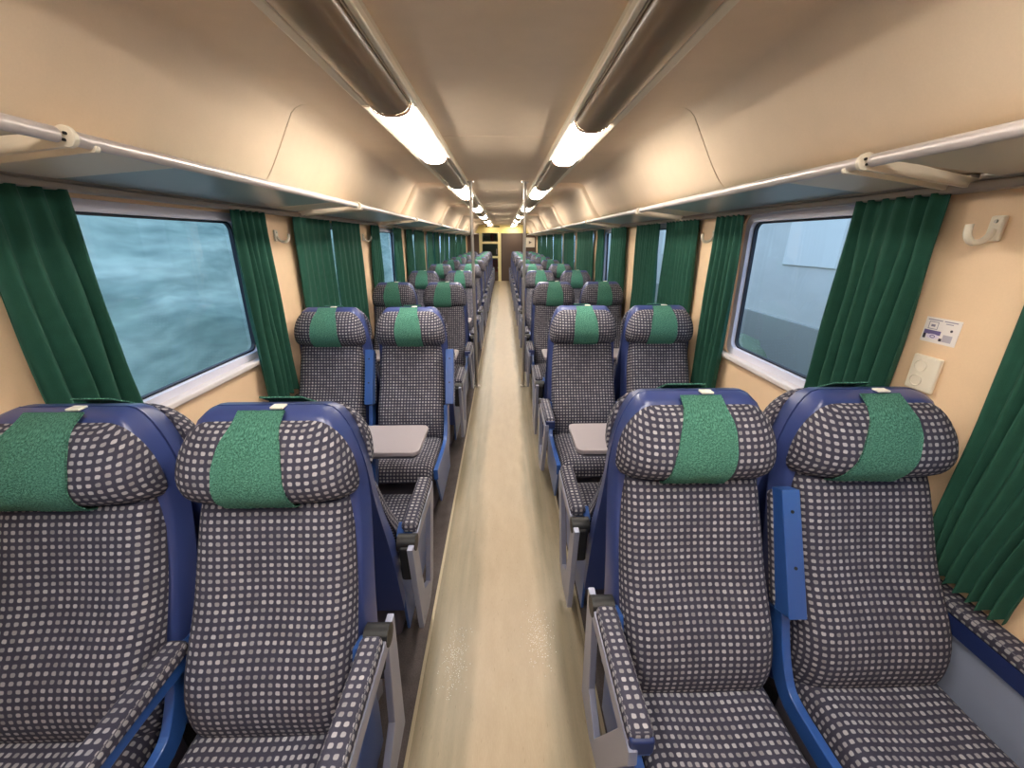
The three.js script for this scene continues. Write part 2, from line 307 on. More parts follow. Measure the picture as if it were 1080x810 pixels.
// ---------------------------------------------------------------- end partition
{
  const z = -END, e = new THREE.Group(); e.name = 'wall_front'; scene.add(e); e.userData = { kind: 'structure', category: 'wall', label: 'end partition with yellow header, glazed door and brown panel' };
  obj('header', bx(0, 2.15, z - 0.03, 3.1, 0.46, 0.06), M.endYellow, e);
  obj('side_panel', bx(-1.2, 0.96, z - 0.03, 0.64, 1.92, 0.06), M.endBrown, e);
  obj('brown_panel', bx(0.445, 0.96, z - 0.03, 0.97, 1.92, 0.05), M.endBrown, e);
  obj('side_panel', bx(1.22, 0.96, z - 0.03, 0.58, 1.92, 0.06), M.endBrown, e);
  obj('post', bx(-0.875, 0.96, z + 0.005, 0.13, 1.92, 0.05), M.endCream, e);
  obj('post', bx(-0.1, 0.96, z + 0.005, 0.13, 1.92, 0.05), M.endCream, e);
  obj('vent_slot', rb(-0.55, 2.17, z + 0.004, 0.22, 0.045, 0.012, 0.004), M.black, e);
  obj('vent_slot', rb(-0.22, 2.17, z + 0.004, 0.26, 0.045, 0.012, 0.004), M.black, e);
  const dr = new THREE.Group(); dr.name = 'door_1'; scene.add(dr); dr.userData = { kind: 'structure', category: 'door', label: 'glazed end door with white cross bars' };
  obj('pane', new THREE.PlaneGeometry(0.64, 1.9).translate(-0.4875, 0.96, z - 0.03), M.glass, dr);
  obj('cross_bar', rb(-0.4875, 1.55, z - 0.02, 0.64, 0.09, 0.03), M.endCream, dr);
  obj('cross_bar', rb(-0.4875, 0.98, z - 0.02, 0.64, 0.09, 0.03), M.endCream, dr);
  obj('kick_plate', rb(-0.4875, 0.2, z - 0.02, 0.64, 0.36, 0.03), M.endBrown, dr);
  obj('handle', rb(-0.22, 1.2, z + 0.01, 0.03, 0.22, 0.03, 0.01), M.steel, dr);
  // vestibule behind
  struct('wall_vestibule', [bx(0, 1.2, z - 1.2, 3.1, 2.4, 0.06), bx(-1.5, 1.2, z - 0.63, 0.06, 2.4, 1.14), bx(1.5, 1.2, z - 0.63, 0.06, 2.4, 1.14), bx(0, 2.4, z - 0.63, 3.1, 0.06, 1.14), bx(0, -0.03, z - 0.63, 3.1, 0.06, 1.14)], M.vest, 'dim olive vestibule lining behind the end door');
  const ex = thing('fire_extinguisher', 'red fire extinguisher in the vestibule behind the end door', 'extinguisher', [-0.42, 1.5, z - 1.05]);
  obj('body', cyl(0.08, 0.08, 0.36, 20).translate(0, 0.2, 0), M.red, ex); obj('valve', cyl(0.025, 0.04, 0.07, 14).translate(0, 0.41, 0), M.black, ex); obj('wall_bracket', bx(0, 0.2, -0.085, 0.12, 0.06, 0.04), M.steel, ex);
  const ca = thing('red_cabinet', 'low dark red cabinet in the vestibule behind the end door', 'cabinet', [-0.35, 0, z - 1.0]);
  obj('body', rb(0, 0.42, 0, 0.5, 0.84, 0.26, 0.012), M.red, ca); obj('door', rb(0, 0.42, 0.135, 0.44, 0.76, 0.012, 0.004), M.red, ca); obj('knob', new THREE.SphereGeometry(0.02, 12, 8).translate(0.17, 0.5, 0.15), M.steel, ca);
}
{ // framed notice on the end partition, socket side
  const c = document.createElement('canvas'); c.width = 128; c.height = 128; const x = c.getContext('2d'); x.fillStyle = '#f2ecdc'; x.fillRect(0, 0, 128, 128); x.fillStyle = '#6b6358'; x.beginPath(); x.moveTo(42, 40); x.lineTo(88, 64); x.lineTo(42, 88); x.closePath(); x.fill();
  const tx = new THREE.CanvasTexture(c); tx.colorSpace = THREE.SRGBColorSpace;
  const t = thing('wall_notice', 'small white notice with dark arrow on the end partition', 'notice', [1.18, 1.56, -END + 0.012]);
  obj('frame', rb(0, 0, 0, 0.38, 0.38, 0.022, 0.006), M.plate, t);
  obj('print', new THREE.PlaneGeometry(0.33, 0.33).translate(0, 0, 0.0118), std({ map: tx, roughness: 0.6 }), t);
}

// ---------------------------------------------------------------- seats
// local frame: faces +z, z = 0 is the plane where two seats stand back to back
const HW = 0.216;
function arcUV(g, ns, nt, off = [0, 0]) { // uv from the length along rows and columns, so that the weave keeps its size over rounded edges
  const p = g.attributes.position, u = g.attributes.uv, W = ns + 1, P = (i, j) => new THREE.Vector3().fromBufferAttribute(p, j * W + i), ic = ns >> 1, jc = nt >> 1;
  for (let j = 0; j <= nt; j++) { let s = 0; u.setX(j * W + ic, off[0]); for (let i = ic + 1; i <= ns; i++) { s += P(i, j).distanceTo(P(i - 1, j)); u.setX(j * W + i, off[0] + s); } s = 0; for (let i = ic - 1; i >= 0; i--) { s += P(i, j).distanceTo(P(i + 1, j)); u.setX(j * W + i, off[0] - s); } }
  for (let i = 0; i <= ns; i++) { let s = 0; u.setY(jc * W + i, off[1]); for (let j = jc + 1; j <= nt; j++) { s += P(i, j).distanceTo(P(i, j - 1)); u.setY(j * W + i, off[1] + s); } s = 0; for (let j = jc - 1; j >= 0; j--) { s += P(i, j).distanceTo(P(i, j + 1)); u.setY(j * W + i, off[1] - s); } }
  return g;
}
function padGeo(back, thick, hw, nu, nv, pe = 6, px = 6, uvOff = [0, 0], corner = null, sag = () => 0) {
  // back(t) -> [y, z] for t 0..1, thick(t); u -1..1
  let arc = [0]; for (let j = 1; j <= 60; j++) { const a = back((j - 1) / 60), b = back(j / 60); arc.push(arc[j - 1] + Math.hypot(b[0] - a[0], b[1] - a[1])); }
  const warp = (x) => { const s = Math.sign(x), a = Math.abs(x); return s * (1 - Math.pow(1 - a, 1.7)); };
  const S = (u, t) => {
    const q = back(t), q1 = back(Math.min(1, t + 0.01)), q0 = back(Math.max(0, t - 0.01)), ty = q1[0] - q0[0], tz = q1[1] - q0[1], l = Math.hypot(ty, tz) || 1;
    const v = 2 * t - 1, e = Math.pow(Math.max(0, (1 - Math.pow(Math.abs(u), px)) * (1 - Math.pow(Math.abs(v), pe))), 0.5);
    const th = thick(t, u) * e - sag(u, t) * e;
    const w = hw(t) * (corner ? corner(t) : 1);
    const k = Math.floor(t * 60), al = lerp(arc[k], arc[Math.min(60, k + 1)], t * 60 - k);
    return { p: [u * w, q[0] + (-tz / l) * th * -1 * -1, q[1] + (ty / l) * th], uv: [u * hw(t) * 1.04 + uvOff[0], al * 1.06 + uvOff[1]] };
  };
  const f = (a, b) => S(warp(a * 2 - 1), (warp(b * 2 - 1) + 1) / 2);
  const front = arcUV(gridGeo(f, nu, nv), nu, nv, uvOff), flat = gridGeo((a, b) => { const u = warp(a * 2 - 1), t = (warp(b * 2 - 1) + 1) / 2, q = back(t), w = hw(t) * (corner ? corner(t) : 1); return { p: [u * w, q[0], q[1]], uv: [u * w, q[0]] }; }, nu, nv, true);
  return { geo: mergeGeometries([plain(front), plain(flat)]), S };
}
const roundTop = (t0, r) => (t) => t < t0 ? 1 : 1 - r * (1 - Math.sqrt(Math.max(0, 1 - Math.pow((t - t0) / (1 - t0), 2))));
// backrest
const backCurve = curve2([[0, 0.335, 0.262], [0.3, 0.54, 0.232], [0.62, 0.75, 0.138], [1, 1.012, 0.034]]);
const backPad = padGeo((t) => backCurve(t), (t) => 0.075 + 0.03 * Math.exp(-Math.pow((t - 0.22) / 0.2, 2)), (t) => HW + 0.008 * Math.exp(-Math.pow((t - 0.3) / 0.25, 2)) - 0.012 * smooth(0.6, 1, t), 22, 26, 10, 10, [0, 0], null, (u, t) => 0.012 * Math.exp(-Math.pow(u / 0.5, 2)) * Math.exp(-Math.pow((t - 0.55) / 0.3, 2)));
// headrest
const headCurve = curve2([[0, 0.985, 0.055], [0.5, 1.10, 0.057], [1, 1.212, 0.06]]);
const headCorner = (t) => roundTop(0.28, 0.42)(t) * (1 - 0.07 * Math.pow(1 - clamp(t / 0.2, 0, 1), 2));
const headPad = padGeo((t) => headCurve(t), (t, u) => (0.112 - 0.045 * smooth(0.35, 1, t)) * (1 + 0.12 * Math.pow(Math.abs(u), 3)), () => HW + 0.016, 22, 20, 3.2, 4.5, [0.005, 0.2], headCorner);
// shell behind the cushions
const shellCurve = curve2([[0, 0.26, 0.15], [0.4, 0.62, 0.085], [0.72, 0.92, 0.012], [0.85, 1.06, 0.004], [1, 1.233, 0.003]]);
const shellPad = padGeo((t) => shellCurve(t), (t) => lerp(0.125, 0.052, smooth(0, 0.7, t)) + 0.012, (t) => HW + 0.02, 14, 26, 26, 26, [0, 0], (t) => roundTop(0.75, 0.38)(t));
// seat cushion: lying, back curve is its underside
const seatTop = curve2([[0, 0.27, 0.352], [0.3, 0.42, 0.345], [0.8, 0.66, 0.352], [1, 0.745, 0.335]]);
function seatGeo() {
  const warp = (x) => Math.sign(x) * (1 - Math.pow(1 - Math.abs(x), 1.7));
  const top = (a, b) => { const u = warp(2 * a - 1), t = (warp(2 * b - 1) + 1) / 2, v = 2 * t - 1, q = seatTop(t), e = Math.pow(Math.max(0, (1 - Math.pow(Math.abs(u), 12)) * (1 - Math.pow(Math.abs(v), 9))), 0.5); return { p: [u * (HW - 0.002), q[1] + e * (0.072 - 0.014 * Math.exp(-Math.pow(u / 0.55, 2) - Math.pow((t - 0.4) / 0.3, 2))), q[0]], uv: [u * HW * 1.04, q[0] * 1.05 + 0.006] }; };
  const bot = (a, b) => { const u = warp(2 * a - 1), t = (warp(2 * b - 1) + 1) / 2, q = seatTop(t); return { p: [u * (HW - 0.002), q[1], q[0]], uv: [u, q[0]] }; };
  return mergeGeometries([plain(arcUV(gridGeo(top, 20, 22, true), 20, 22)), plain(gridGeo(bot, 20, 22, false))]);
}
const SEATG = seatGeo();
// antimacassar cloth over the headrest: follows the front of the headrest then lies over the top
function clothGeo(skew, w, drop, seed) {
  const R = rng(seed), ph = R() * 6;
  const f = (a, b) => {
    const U = (2 * a - 1), hemw = 1 + 0.06 * noise(b * 3, seed), u0 = U * w * hemw / (HW + 0.012);
    const L = b * 1.12;                                     // 0 hem .. 1 top of headrest .. 1.3 over the shell
    const t = clamp(drop + (0.985 - drop) * Math.min(1, L) + (L < 1 ? 0.02 * (1 - L) * Math.sin(U * 4 + ph) : 0), 0, 0.985);
    const u = clamp(u0 + skew * (1 - Math.min(1, L)), -0.9, 0.9), q = headPad.S(u, t).p, q2 = headPad.S(u + 0.01, t).p, q3 = headPad.S(u, Math.min(0.995, t + 0.01)).p;
    const n = new THREE.Vector3(q2[0] - q[0], q2[1] - q[1], q2[2] - q[2]).cross(new THREE.Vector3(q3[0] - q[0], q3[1] - q[1], q3[2] - q[2])).normalize();
    if (!isFinite(n.x)) n.set(0, 1, 0);
    const o = 0.007 + 0.003 * noise(U * 3 + seed, b * 6) + (L < 0.12 ? 0.004 : 0);
    let p = [q[0] + n.x * o, q[1] + n.y * o, q[2] + n.z * o];
    if (L > 0.9) { const k = smooth(0.9, 1.12, L), tgt = [u * (HW + 0.012) * 0.70, lerp(1.213, 1.238, k) + 0.0015 * noise(U * 4, seed), lerp(0.088, 0.048, k)]; const m = smooth(0.84, 1.02, L); p = [lerp(p[0], tgt[0], m), lerp(p[1], tgt[1], m), lerp(p[2], tgt[2], m)]; }
    return { p, uv: [U * w, b * 0.32] };
  };
  return sheetGeo(f, 12, 30, 0.004);
}
const CLOTHS = [[0, 0.088, 0.0], [0.04, 0.085, 0.02], [-0.06, 0.09, 0.0], [0.02, 0.08, 0.05]].map((a, i) => clothGeo(...a, 31 + i));
const clothSkewR = clothGeo(-0.14, 0.085, 0.0, 77), clothWindow = clothGeo(-0.3, 0.085, 0.0, 78), clothBig = clothGeo(-0.10, 0.11, 0.0, 79);
// armrests, built for a centre at x = 0 then moved
const padDown = rb(0, 0.605, 0.385, 0.062, 0.045, 0.33, 0.016, 3);
const capDown = rb(0, 0.588, 0.548, 0.058, 0.05, 0.02, 0.008);
const armBar = extrudeX(bandPts([[0.16, 0.555], [0.34, 0.572], [0.55, 0.572]], 0.03), 0, 0.05);
const frameLoop = extrudeX([[0.13, 0.585], [0.56, 0.585], [0.565, 0.55], [0.40, 0.16], [0.30, 0.12], [0.17, 0.14]], 0, 0.022, 0.003, [[[0.2, 0.545], [0.24, 0.27], [0.345, 0.2], [0.495, 0.545]]]);
const hub = cyl(0.032, 0.032, 0.07, 18).rotateZ(Math.PI / 2).translate(0, 0.575, 0.185);
const pivotBox = rb(0, 0.50, 0.18, 0.05, 0.16, 0.07, 0.012);
const raisedTilt = (g) => { g.translate(0, -0.6, -0.2); g.rotateX(-1.95); g.translate(0, 0.625, 0.25); return g; };
const padUp = raisedTilt(rb(0, 0.622, 0.375, 0.058, 0.04, 0.35, 0.014, 3)), shellUp = raisedTilt(extrudeX([[0.2, 0.555], [0.56, 0.572], [0.56, 0.61], [0.2, 0.612]], 0, 0.054)), screwUp = [0.5, 0.34].map((z) => raisedTilt(cyl(0.005, 0.005, 0.006, 10).translate(0, 0.5425 + 0.05 * z, z)));
const sideCover = extrudeX([[0.2, 0.1], [0.6, 0.1], [0.71, 0.34], [0.3, 0.35], [0.24, 0.44], [0.17, 0.44]], 0, 0.012);
const sideFrame = extrudeX(bandPts([[0.225, 0.6], [0.285, 0.46], [0.34, 0.392], [0.46, 0.375], [0.75, 0.392]], 0.055), 0, 0.026);
const wallPad = rb(0, 0.61, 0.335, 0.07, 0.04, 0.55, 0.014, 3), wallBand = bx(0, 0.563, 0.335, 0.06, 0.055, 0.55), wallPanel = extrudeX([[0.12, 0.12], [0.58, 0.12], [0.61, 0.54], [0.06, 0.54]], 0, 0.03);
const seatBase = rb(0, 0.165, 0.40, 0.36, 0.33, 0.34, 0.02), baseRail = rb(0, 0.325, 0.46, 0.42, 0.04, 0.5, 0.01);
const plateGeo = rb(0.03, 1.2365, 0.02, 0.036, 0.006, 0.026, 0.002);
const geoCache = new Map();
function placed(key, g, dx) { const k = key + dx.toFixed(4); if (!geoCache.has(k)) geoCache.set(k, g.clone().translate(dx, 0, 0)); return geoCache.get(k); }
const baseMat = M.base;
function buildSeat(o) { // o: aisle (bool), sgn: +1 when the aisle lies towards local +x, mid/arm: 'down' | 'up', plate, cloth
  const t = new THREE.Group();
  obj('backrest', backPad.geo, M.fabric, t);
  const h = obj('headrest', headPad.geo, M.fabric, t);
  obj('headrest_cloth', o.cloth, M.terry, t).userData.label = 'green terry headrest cloth';
  obj('back_shell', shellPad.geo, M.shell, t).userData.label = 'glossy navy blue back shell';
  obj('seat_cushion', SEATG, M.fabric, t);
  obj('pedestal', seatBase, baseMat, t); obj('seat_frame', baseRail, M.black, t);
  if (o.plate) obj('number_plate', plateGeo, M.plate, t).userData.label = 'small white number plate';
  const down = (dx, key, loop) => {
    const a = obj('armrest', placed('pad', padDown, dx), M.fabric, t); a.userData.label = 'dotted fabric armrest';
    obj('front_cap', placed('cap', capDown, dx), M.navy, a); obj('arm_bar', placed('bar', armBar, dx), M.blue, a);
    if (loop) { obj('support_loop', placed('loop', frameLoop, dx + loop * 0.022), M.alu, a); obj('hub', placed('hub', hub, dx), M.black, a); obj('pivot_box', placed('pivot', pivotBox, dx - loop * 0.002), M.black, a); }
  };
  const up = (dx) => { const a = obj('armrest', placed('padUp', padUp, dx), M.fabric, t); a.userData.label = 'armrest folded up, blue underside outward'; obj('underside', placed('shUp', shellUp, dx), M.blue, a); screwUp.forEach((q, i) => obj('screw', placed('scUp' + i, q, dx), M.black, a)); };
  if (o.aisle) {
    const mx = -o.sgn * 0.267, ax = o.sgn * 0.268;
    o.mid === 'up' ? up(mx) : down(mx, 'm', 0);
    o.arm === 'up' ? up(ax) : down(ax, 'a', o.sgn);
    obj('side_frame', placed('side', sideFrame, mx), M.blue, t).userData.label = 'blue curved steel side frame';
    obj('side_cover', placed('cover', sideCover, o.sgn * 0.226), M.blue, t).userData.label = 'blue side cover below the cushion';
    obj('side_frame', placed('side', sideFrame, o.sgn * 0.235), M.blue, t).userData.label = 'blue curved steel side frame';
  } else {
    const wx = -o.sgn * 0.281;
    const a = obj('wall_armrest', placed('wp', wallPad, wx), M.fabric, t); obj('wall_band', placed('wb', wallBand, wx), M.navy, a);
    obj('side_panel', placed('wpan', wallPanel, wx), M.greyblue, t).userData.label = 'grey blue side panel by the wall';
  }
  return t;
}
const pairWords = (k) => k === 2 ? 'in the pair beside the grab pole' : k < 2 ? `in the ${ORD[1 - k]} pair before the grab poles` : `in the ${ORD[k - 3]} pair beyond the grab poles`;
const protos = new Map();
let cn = 0;
for (let k = 0; k < NPAIR; k++) for (const face of [1, -1]) for (const s of [-1, 1]) for (const aisle of [true, false]) {
  const sgn = -s * face;                                   // aisle towards local +x ?
  let mid = 'down', arm = 'down', cloth = CLOTHS[(cn++ * 7 + k) % 4], extra = '';
  if (k === 0 && face > 0 && aisle && s > 0) { mid = 'up'; cloth = clothSkewR; extra = ', blue armrest folded up'; }
  if (k === 0 && face > 0 && !aisle && s > 0) cloth = clothWindow;
  if (k === 0 && face > 0 && !aisle && s < 0) cloth = clothBig;
  if (k === 1 && face > 0 && aisle && s < 0) { mid = 'up'; arm = 'up'; extra = ', both armrests folded up'; }
  const key = [aisle, sgn, mid, arm, face, CLOTHS.indexOf(cloth), k === 0 && s].join();
  let o;
  if (protos.has(key)) o = protos.get(key).clone(); else { o = buildSeat({ aisle, sgn, mid, arm, plate: face > 0, cloth }); protos.set(key, o); }
  o.name = numbered('train_seat'); scene.add(o);
  o.position.set((s < 0 ? (aisle ? -0.6 : -1.14) : (aisle ? 0.585 : 1.118)) + (k === 0 ? (aisle ? (s < 0 ? -0.012 : 0.018) : (s < 0 ? -0.008 : 0.018)) : 0), 0, -pairD(k) + (s < 0 ? 0.015 : -0.02) + (k === 0 ? (s < 0 ? 0.025 : -0.02) : 0)); o.rotation.set(0, face > 0 ? 0 : Math.PI, 0);
  o.userData = { label: `${aisle ? 'aisle' : 'window'} seat ${face > 0 ? 'back to' : 'facing'} end door, ${s > 0 ? 'socket side' : 'opposite socket'}, ${pairWords(k)}`, category: 'seat', group: 'dotted fabric train seats' };
}
// ---------------------------------------------------------------- small tables, one in every bay on both sides
{
  let proto = null;
  for (let b = 1; b < NPAIR; b++) for (const s of [-1, 1]) {
    const t = new THREE.Group(); t.name = numbered('folding_table'); scene.add(t); t.position.set(0, 0, -bayMid(b));
    const xi = 0.405, xo = 1.44, sh = new THREE.Shape(); rrect(xi, xo, -0.15, 0.15, 0.035, sh);
    const g = new THREE.ExtrudeGeometry(sh, { depth: 0.016, bevelEnabled: true, bevelThickness: 0.004, bevelSize: 0.004, bevelSegments: 2, curveSegments: 6 }); g.rotateX(-Math.PI / 2); g.translate(0, 0.642, 0);
    obj('table_top', s > 0 ? g : mirrorX(g), M.table, t);
    const es = new THREE.Shape(); rrect(xi + 0.012, xo - 0.01, -0.138, 0.138, 0.03, es); const eg = new THREE.ExtrudeGeometry(es, { depth: 0.018, bevelEnabled: false, curveSegments: 6 }); eg.rotateX(-Math.PI / 2); eg.translate(0, 0.618, 0);
    obj('under_frame', s > 0 ? eg : mirrorX(eg), M.tableEdge, t);
    const leg = new THREE.Shape([[0.66, 0.618], [0.76, 0.618], [0.80, 0.3], [1.0, 0.02], [0.88, 0.02], [0.70, 0.3]].map(([x, y]) => new THREE.Vector2(x, y))); const lg = new THREE.ExtrudeGeometry(leg, { depth: 0.04, bevelEnabled: true, bevelThickness: 0.004, bevelSize: 0.004, bevelSegments: 1 }); lg.translate(0, 0, -0.02);
    obj('leg', s > 0 ? lg : mirrorX(lg), M.blue, t).userData.label = 'blue steel table leg';
    const w = b === 1 ? 'nearest the socket pillar' : b === 2 ? 'just before the grab pole' : `${ORD[b - 3]} beyond the grab pole`;
    tag(t, `grey pink folding table on blue leg ${w}, ${s > 0 ? 'socket side' : 'opposite side'}`, 'table', 'folding tables between facing seats');
  }
}
// ---------------------------------------------------------------- luggage racks, one per bay and side
const RL = 1.9, RACK0 = { '-1': 1.04, 1: 1.2 };
for (const s of [-1, 1]) for (let b = -1; b <= 8; b++) {
  const d0 = RACK0[s] + (b - 1) * RL, L = b === 8 ? END - 0.03 - d0 : RL, side = s > 0 ? 'socket wall' : 'opposite wall';
  if (d0 < BACK) continue;
  const where = b < 1 ? (b < 0 ? 'second before the socket pillar' : 'just before the socket pillar') : b === 1 ? 'just past the socket pillar' : `${ORD[b - 1]} past the socket pillar`;
  const t = thing('luggage_rack', `luggage rack with glass shelf on ${side}, ${where}`, 'luggage rack', [0, 0, -d0], 0, `racks on the ${side}`);
  const tx = s < 0 ? 0.972 : 1.055, ty = s < 0 ? 1.882 : 1.866, wx = 1.385, wy = s < 0 ? 1.848 : 1.83, ang = Math.atan2(ty - wy, wx - tx);
  obj('front_tube', cyl(0.0165, 0.0165, L - 0.03, 16).rotateX(Math.PI / 2).translate(s * tx, ty, -L / 2), M.rackTube, t);
  const slab = (a, e, th = 0.006) => { const w = Math.hypot(wx - tx, ty - wy) - 0.015; const g = bx(0, 0, 0, w, th, e - a); g.rotateZ(-s * ang); g.translate(s * (wx + tx) / 2, (wy + ty) / 2 - 0.004, -(a + e) / 2); return g; };
  obj('glass_shelf', slab(0.36, L - 0.36), M.rackGlass, t);
  for (const [a, e] of [[0.06, 0.355], [L - 0.355, L - 0.06]]) obj('shelf_end', slab(a, e, 0.008), M.rackWhite, t);
  obj('rear_bar', rb(s * (wx + 0.005), wy - 0.004, -L / 2, 0.03, 0.022, L - 0.02, 0.006), M.rail, t);
  const arm = (zo, th, head) => {
    const sh = new THREE.Shape(); sh.moveTo(wx + 0.035, wy - 0.034); sh.lineTo(wx + 0.035, wy - 0.012); sh.lineTo(tx + 0.02, ty + (head ? 0.014 : -0.004));
    sh.absarc(tx - 0.004, ty - (head ? 0 : 0.012), head ? 0.021 : 0.009, Math.PI * 0.35, Math.PI * 1.6, false); sh.closePath();
    const g = new THREE.ExtrudeGeometry(sh, { depth: th, bevelEnabled: true, bevelThickness: 0.002, bevelSize: 0.002, bevelSegments: 2, curveSegments: 10 }); g.translate(0, 0, zo); return s > 0 ? g : mirrorX(g);
  };
  const br = obj('bracket', arm(-0.012, 0.009, true), M.rackWhite, t); br.userData.label = 'cream bracket with round head';
  obj('strut', arm(-0.07, 0.009, false), M.rackWhite, t);
  for (const [x, y] of [[-0.008, 0.005], [0.007, 0.005], [0, -0.008]]) obj('screw', cyl(0.0035, 0.0035, 0.008, 8).rotateX(Math.PI / 2).translate(s * (tx - 0.004) + x, ty + y, 0), M.black, br);
}
struct('trim_3', rb(-1.39, 1.82, zMid, 0.05, 0.026, LEN - 0.1, 0.008), M.rail, 'grey metal curtain rail along wall opposite the socket');
struct('trim_4', rb(1.393, 1.802, zMid, 0.05, 0.026, LEN - 0.1, 0.008), M.rail, 'grey metal curtain rail along the socket wall');

// ---------------------------------------------------------------- curtains
function curtain(s, d0, d1, opt = {}) {
  const R = rng(Math.round(d0 * 1000) + (s > 0 ? 5 : 9)), w = d1 - d0, n = opt.n ?? Math.max(3, Math.round(w / (opt.open ? 0.10 : 0.062))), amp = opt.amp ?? (opt.open ? 0.012 : 0.02), yT = s < 0 ? 1.81 : 1.795, yB = opt.yB ?? 0.67 + 0.03 * R();
  const ph = R() * 6, e0 = opt.e0 ?? 0.02 * (R() - 0.5), e1 = opt.e1 ?? 0.02 * (R() - 0.5), jit = Array.from({ length: n + 2 }, () => 0.6 + 0.8 * R());
  const f = (a, b) => {
    const v = 1 - b, y = lerp(yT, yB, v) + (v > 0.97 ? 0.008 * Math.sin(a * n * 6) : 0);
    const fl = smooth(0.1, 1, v), d = lerp(d0 + e0 * fl, d1 + e1 * fl, a) + 0.012 * noise(a * 3 + ph, v * 2, 1) * smooth(0, 0.2, v);
    const c = a * n, ci = Math.floor(c), j = lerp(jit[ci], jit[ci + 1], c - ci), q = Math.sin(c * Math.PI * 2 + 0.9 * noise(a * 4, v * 1.6, ph)), fold = Math.sign(q) * Math.pow(Math.abs(q), 0.7) * amp * j * (0.55 + 0.6 * smooth(0, 0.5, v));
    const x = wallX(y) - 0.034 - amp * 0.6 - 0.012 * smooth(0.5, 0.9, v) + fold + 0.008 * noise(a * 6, v * 3, ph) - (opt.bulge ?? 0) * smooth(0.45, 1, v);
    return { p: [s * x, y, -d], uv: [a * w * 1.8, y] };
  };
  return sheetGeo(f, Math.min(110, n * 12), 22, 0.0025, s > 0);
}
const CUR = {
  '-1': { 0: [[-0.45, -0.1], [0.42, 0.75]], 1: [[1.13, 1.41], [2.2, 2.5]], 2: [[2.83, 3.42, 1], [3.47, 4.12, 1]], 3: [[4.45, 4.74], [5.38, 5.76]], 4: [[6.1, 6.42], [6.62, 7.4, 1]], 5: [[7.74, 8.3, 1], [8.5, 9.0]], 6: [[9.36, 9.9, 1], [10.1, 10.66]], 7: [[11, 11.7, 1], [11.75, 12.3]], 8: [[12.63, 13.2], [13.4, 13.93]], 9: [[14.27, 14.9, 1], [14.95, 15.56]] },
  1: { 0: [[-0.45, -0.1], [0.56, 0.985]], 1: [[1.25, 1.57], [2.3, 2.58]], 2: [[2.83, 3.36], [3.52, 4.1]], 3: [[4.47, 5.05], [5.45, 5.78]], 4: [[6.1, 6.7, 1], [6.72, 7.4, 1]], 5: [[7.74, 8.3], [8.32, 9.0, 1]], 6: [[9.36, 9.95, 1], [10.0, 10.66]], 7: [[11, 11.6, 1], [11.62, 12.3]], 8: [[12.63, 13.3], [13.32, 13.93]], 9: [[14.27, 14.9, 1], [14.92, 15.56]] },
};
for (const s of [-1, 1]) for (const b of Object.keys(CUR[s])) CUR[s][b].forEach(([a, e, open], i) => {
  const opt = { open: !!open };
  if (s > 0 && b === '0' && i === 1) Object.assign(opt, { yB: 0.662, e0: 0.17, e1: -0.03, n: 8, amp: 0.015 });
  if (s > 0 && b === '1' && i === 0) Object.assign(opt, { n: 6, amp: 0.022 });
  if (s < 0 && b === '1' && i === 0) Object.assign(opt, { n: 4, amp: 0.022 });
  const c = obj('curtain', curtain(s, a, e, opt), M.curtain);
  const bw = b === '0' ? 'window before the socket pillar' : b === '1' ? 'window just past the socket pillar' : b === '2' ? 'last window before the grab poles' : `${ORD[b - 3]} window beyond the grab poles`;
  tag(c, `dark green ${open ? 'drawn' : 'gathered'} curtain, ${s > 0 ? 'socket wall' : 'opposite wall'}, ${i ? 'end-door edge' : 'other edge'} of ${bw}`, 'curtain', s > 0 ? 'green curtains on the socket wall' : 'green curtains on the wall opposite the socket');
});

// ---------------------------------------------------------------- grab poles by the aisle
for (const s of [-1, 1]) {
  const t = thing('grab_pole', `brushed steel floor to ceiling grab pole, ${s > 0 ? 'socket side' : 'opposite side'} of aisle`, 'pole', [s > 0 ? 0.262 : -0.288, 0.008, -4.33], 0, 'grab poles');
  obj('tube', cyl(0.016, 0.016, 2.19, 18).translate(0, 1.1, 0), M.steel, t);
  obj('flange', cyl(0.035, 0.038, 0.012, 18).translate(0, 0.006, 0), M.steel, t); obj('flange', cyl(0.038, 0.035, 0.014, 18).translate(0, 2.196, 0), M.steel, t);
}
// ---------------------------------------------------------------- fittings on the pillars
function grow(t, k) { t.scale.setScalar(k); return t; }
function onWall(t, s, d, y, off = 0) { t.position.set(s * (wallX(y) - off), y, -d); t.rotation.order = 'ZYX'; t.rotation.y = -s * Math.PI / 2; t.rotation.z = s * LEAN; return t; }
{ // power socket
  const t = thing('power_socket', 'cream double power socket on the beige pillar beside green curtains', 'socket'); onWall(t, 1, 1.18, 1.243, 0.001);
  obj('plate', rb(0, 0, 0.006, 0.088, 0.118, 0.012, 0.005), M.rackWhite, t);
  for (const y of [0.024, -0.026]) {
    const cup = obj('outlet', new THREE.LatheGeometry([[0.0001, 0.002], [0.0165, 0.002], [0.0175, 0.011], [0.0195, 0.0115], [0.0195, 0.006]].map((p) => new THREE.Vector2(...p)), 24).rotateX(Math.PI / 2).translate(-0.012, y, 0.004), M.rackWhite, t);
    for (const x of [-0.008, 0.008]) obj('pin_hole', cyl(0.0028, 0.0028, 0.004, 8).rotateX(Math.PI / 2).translate(-0.012 + x, y, 0.0075), M.black, cup);
  }
}
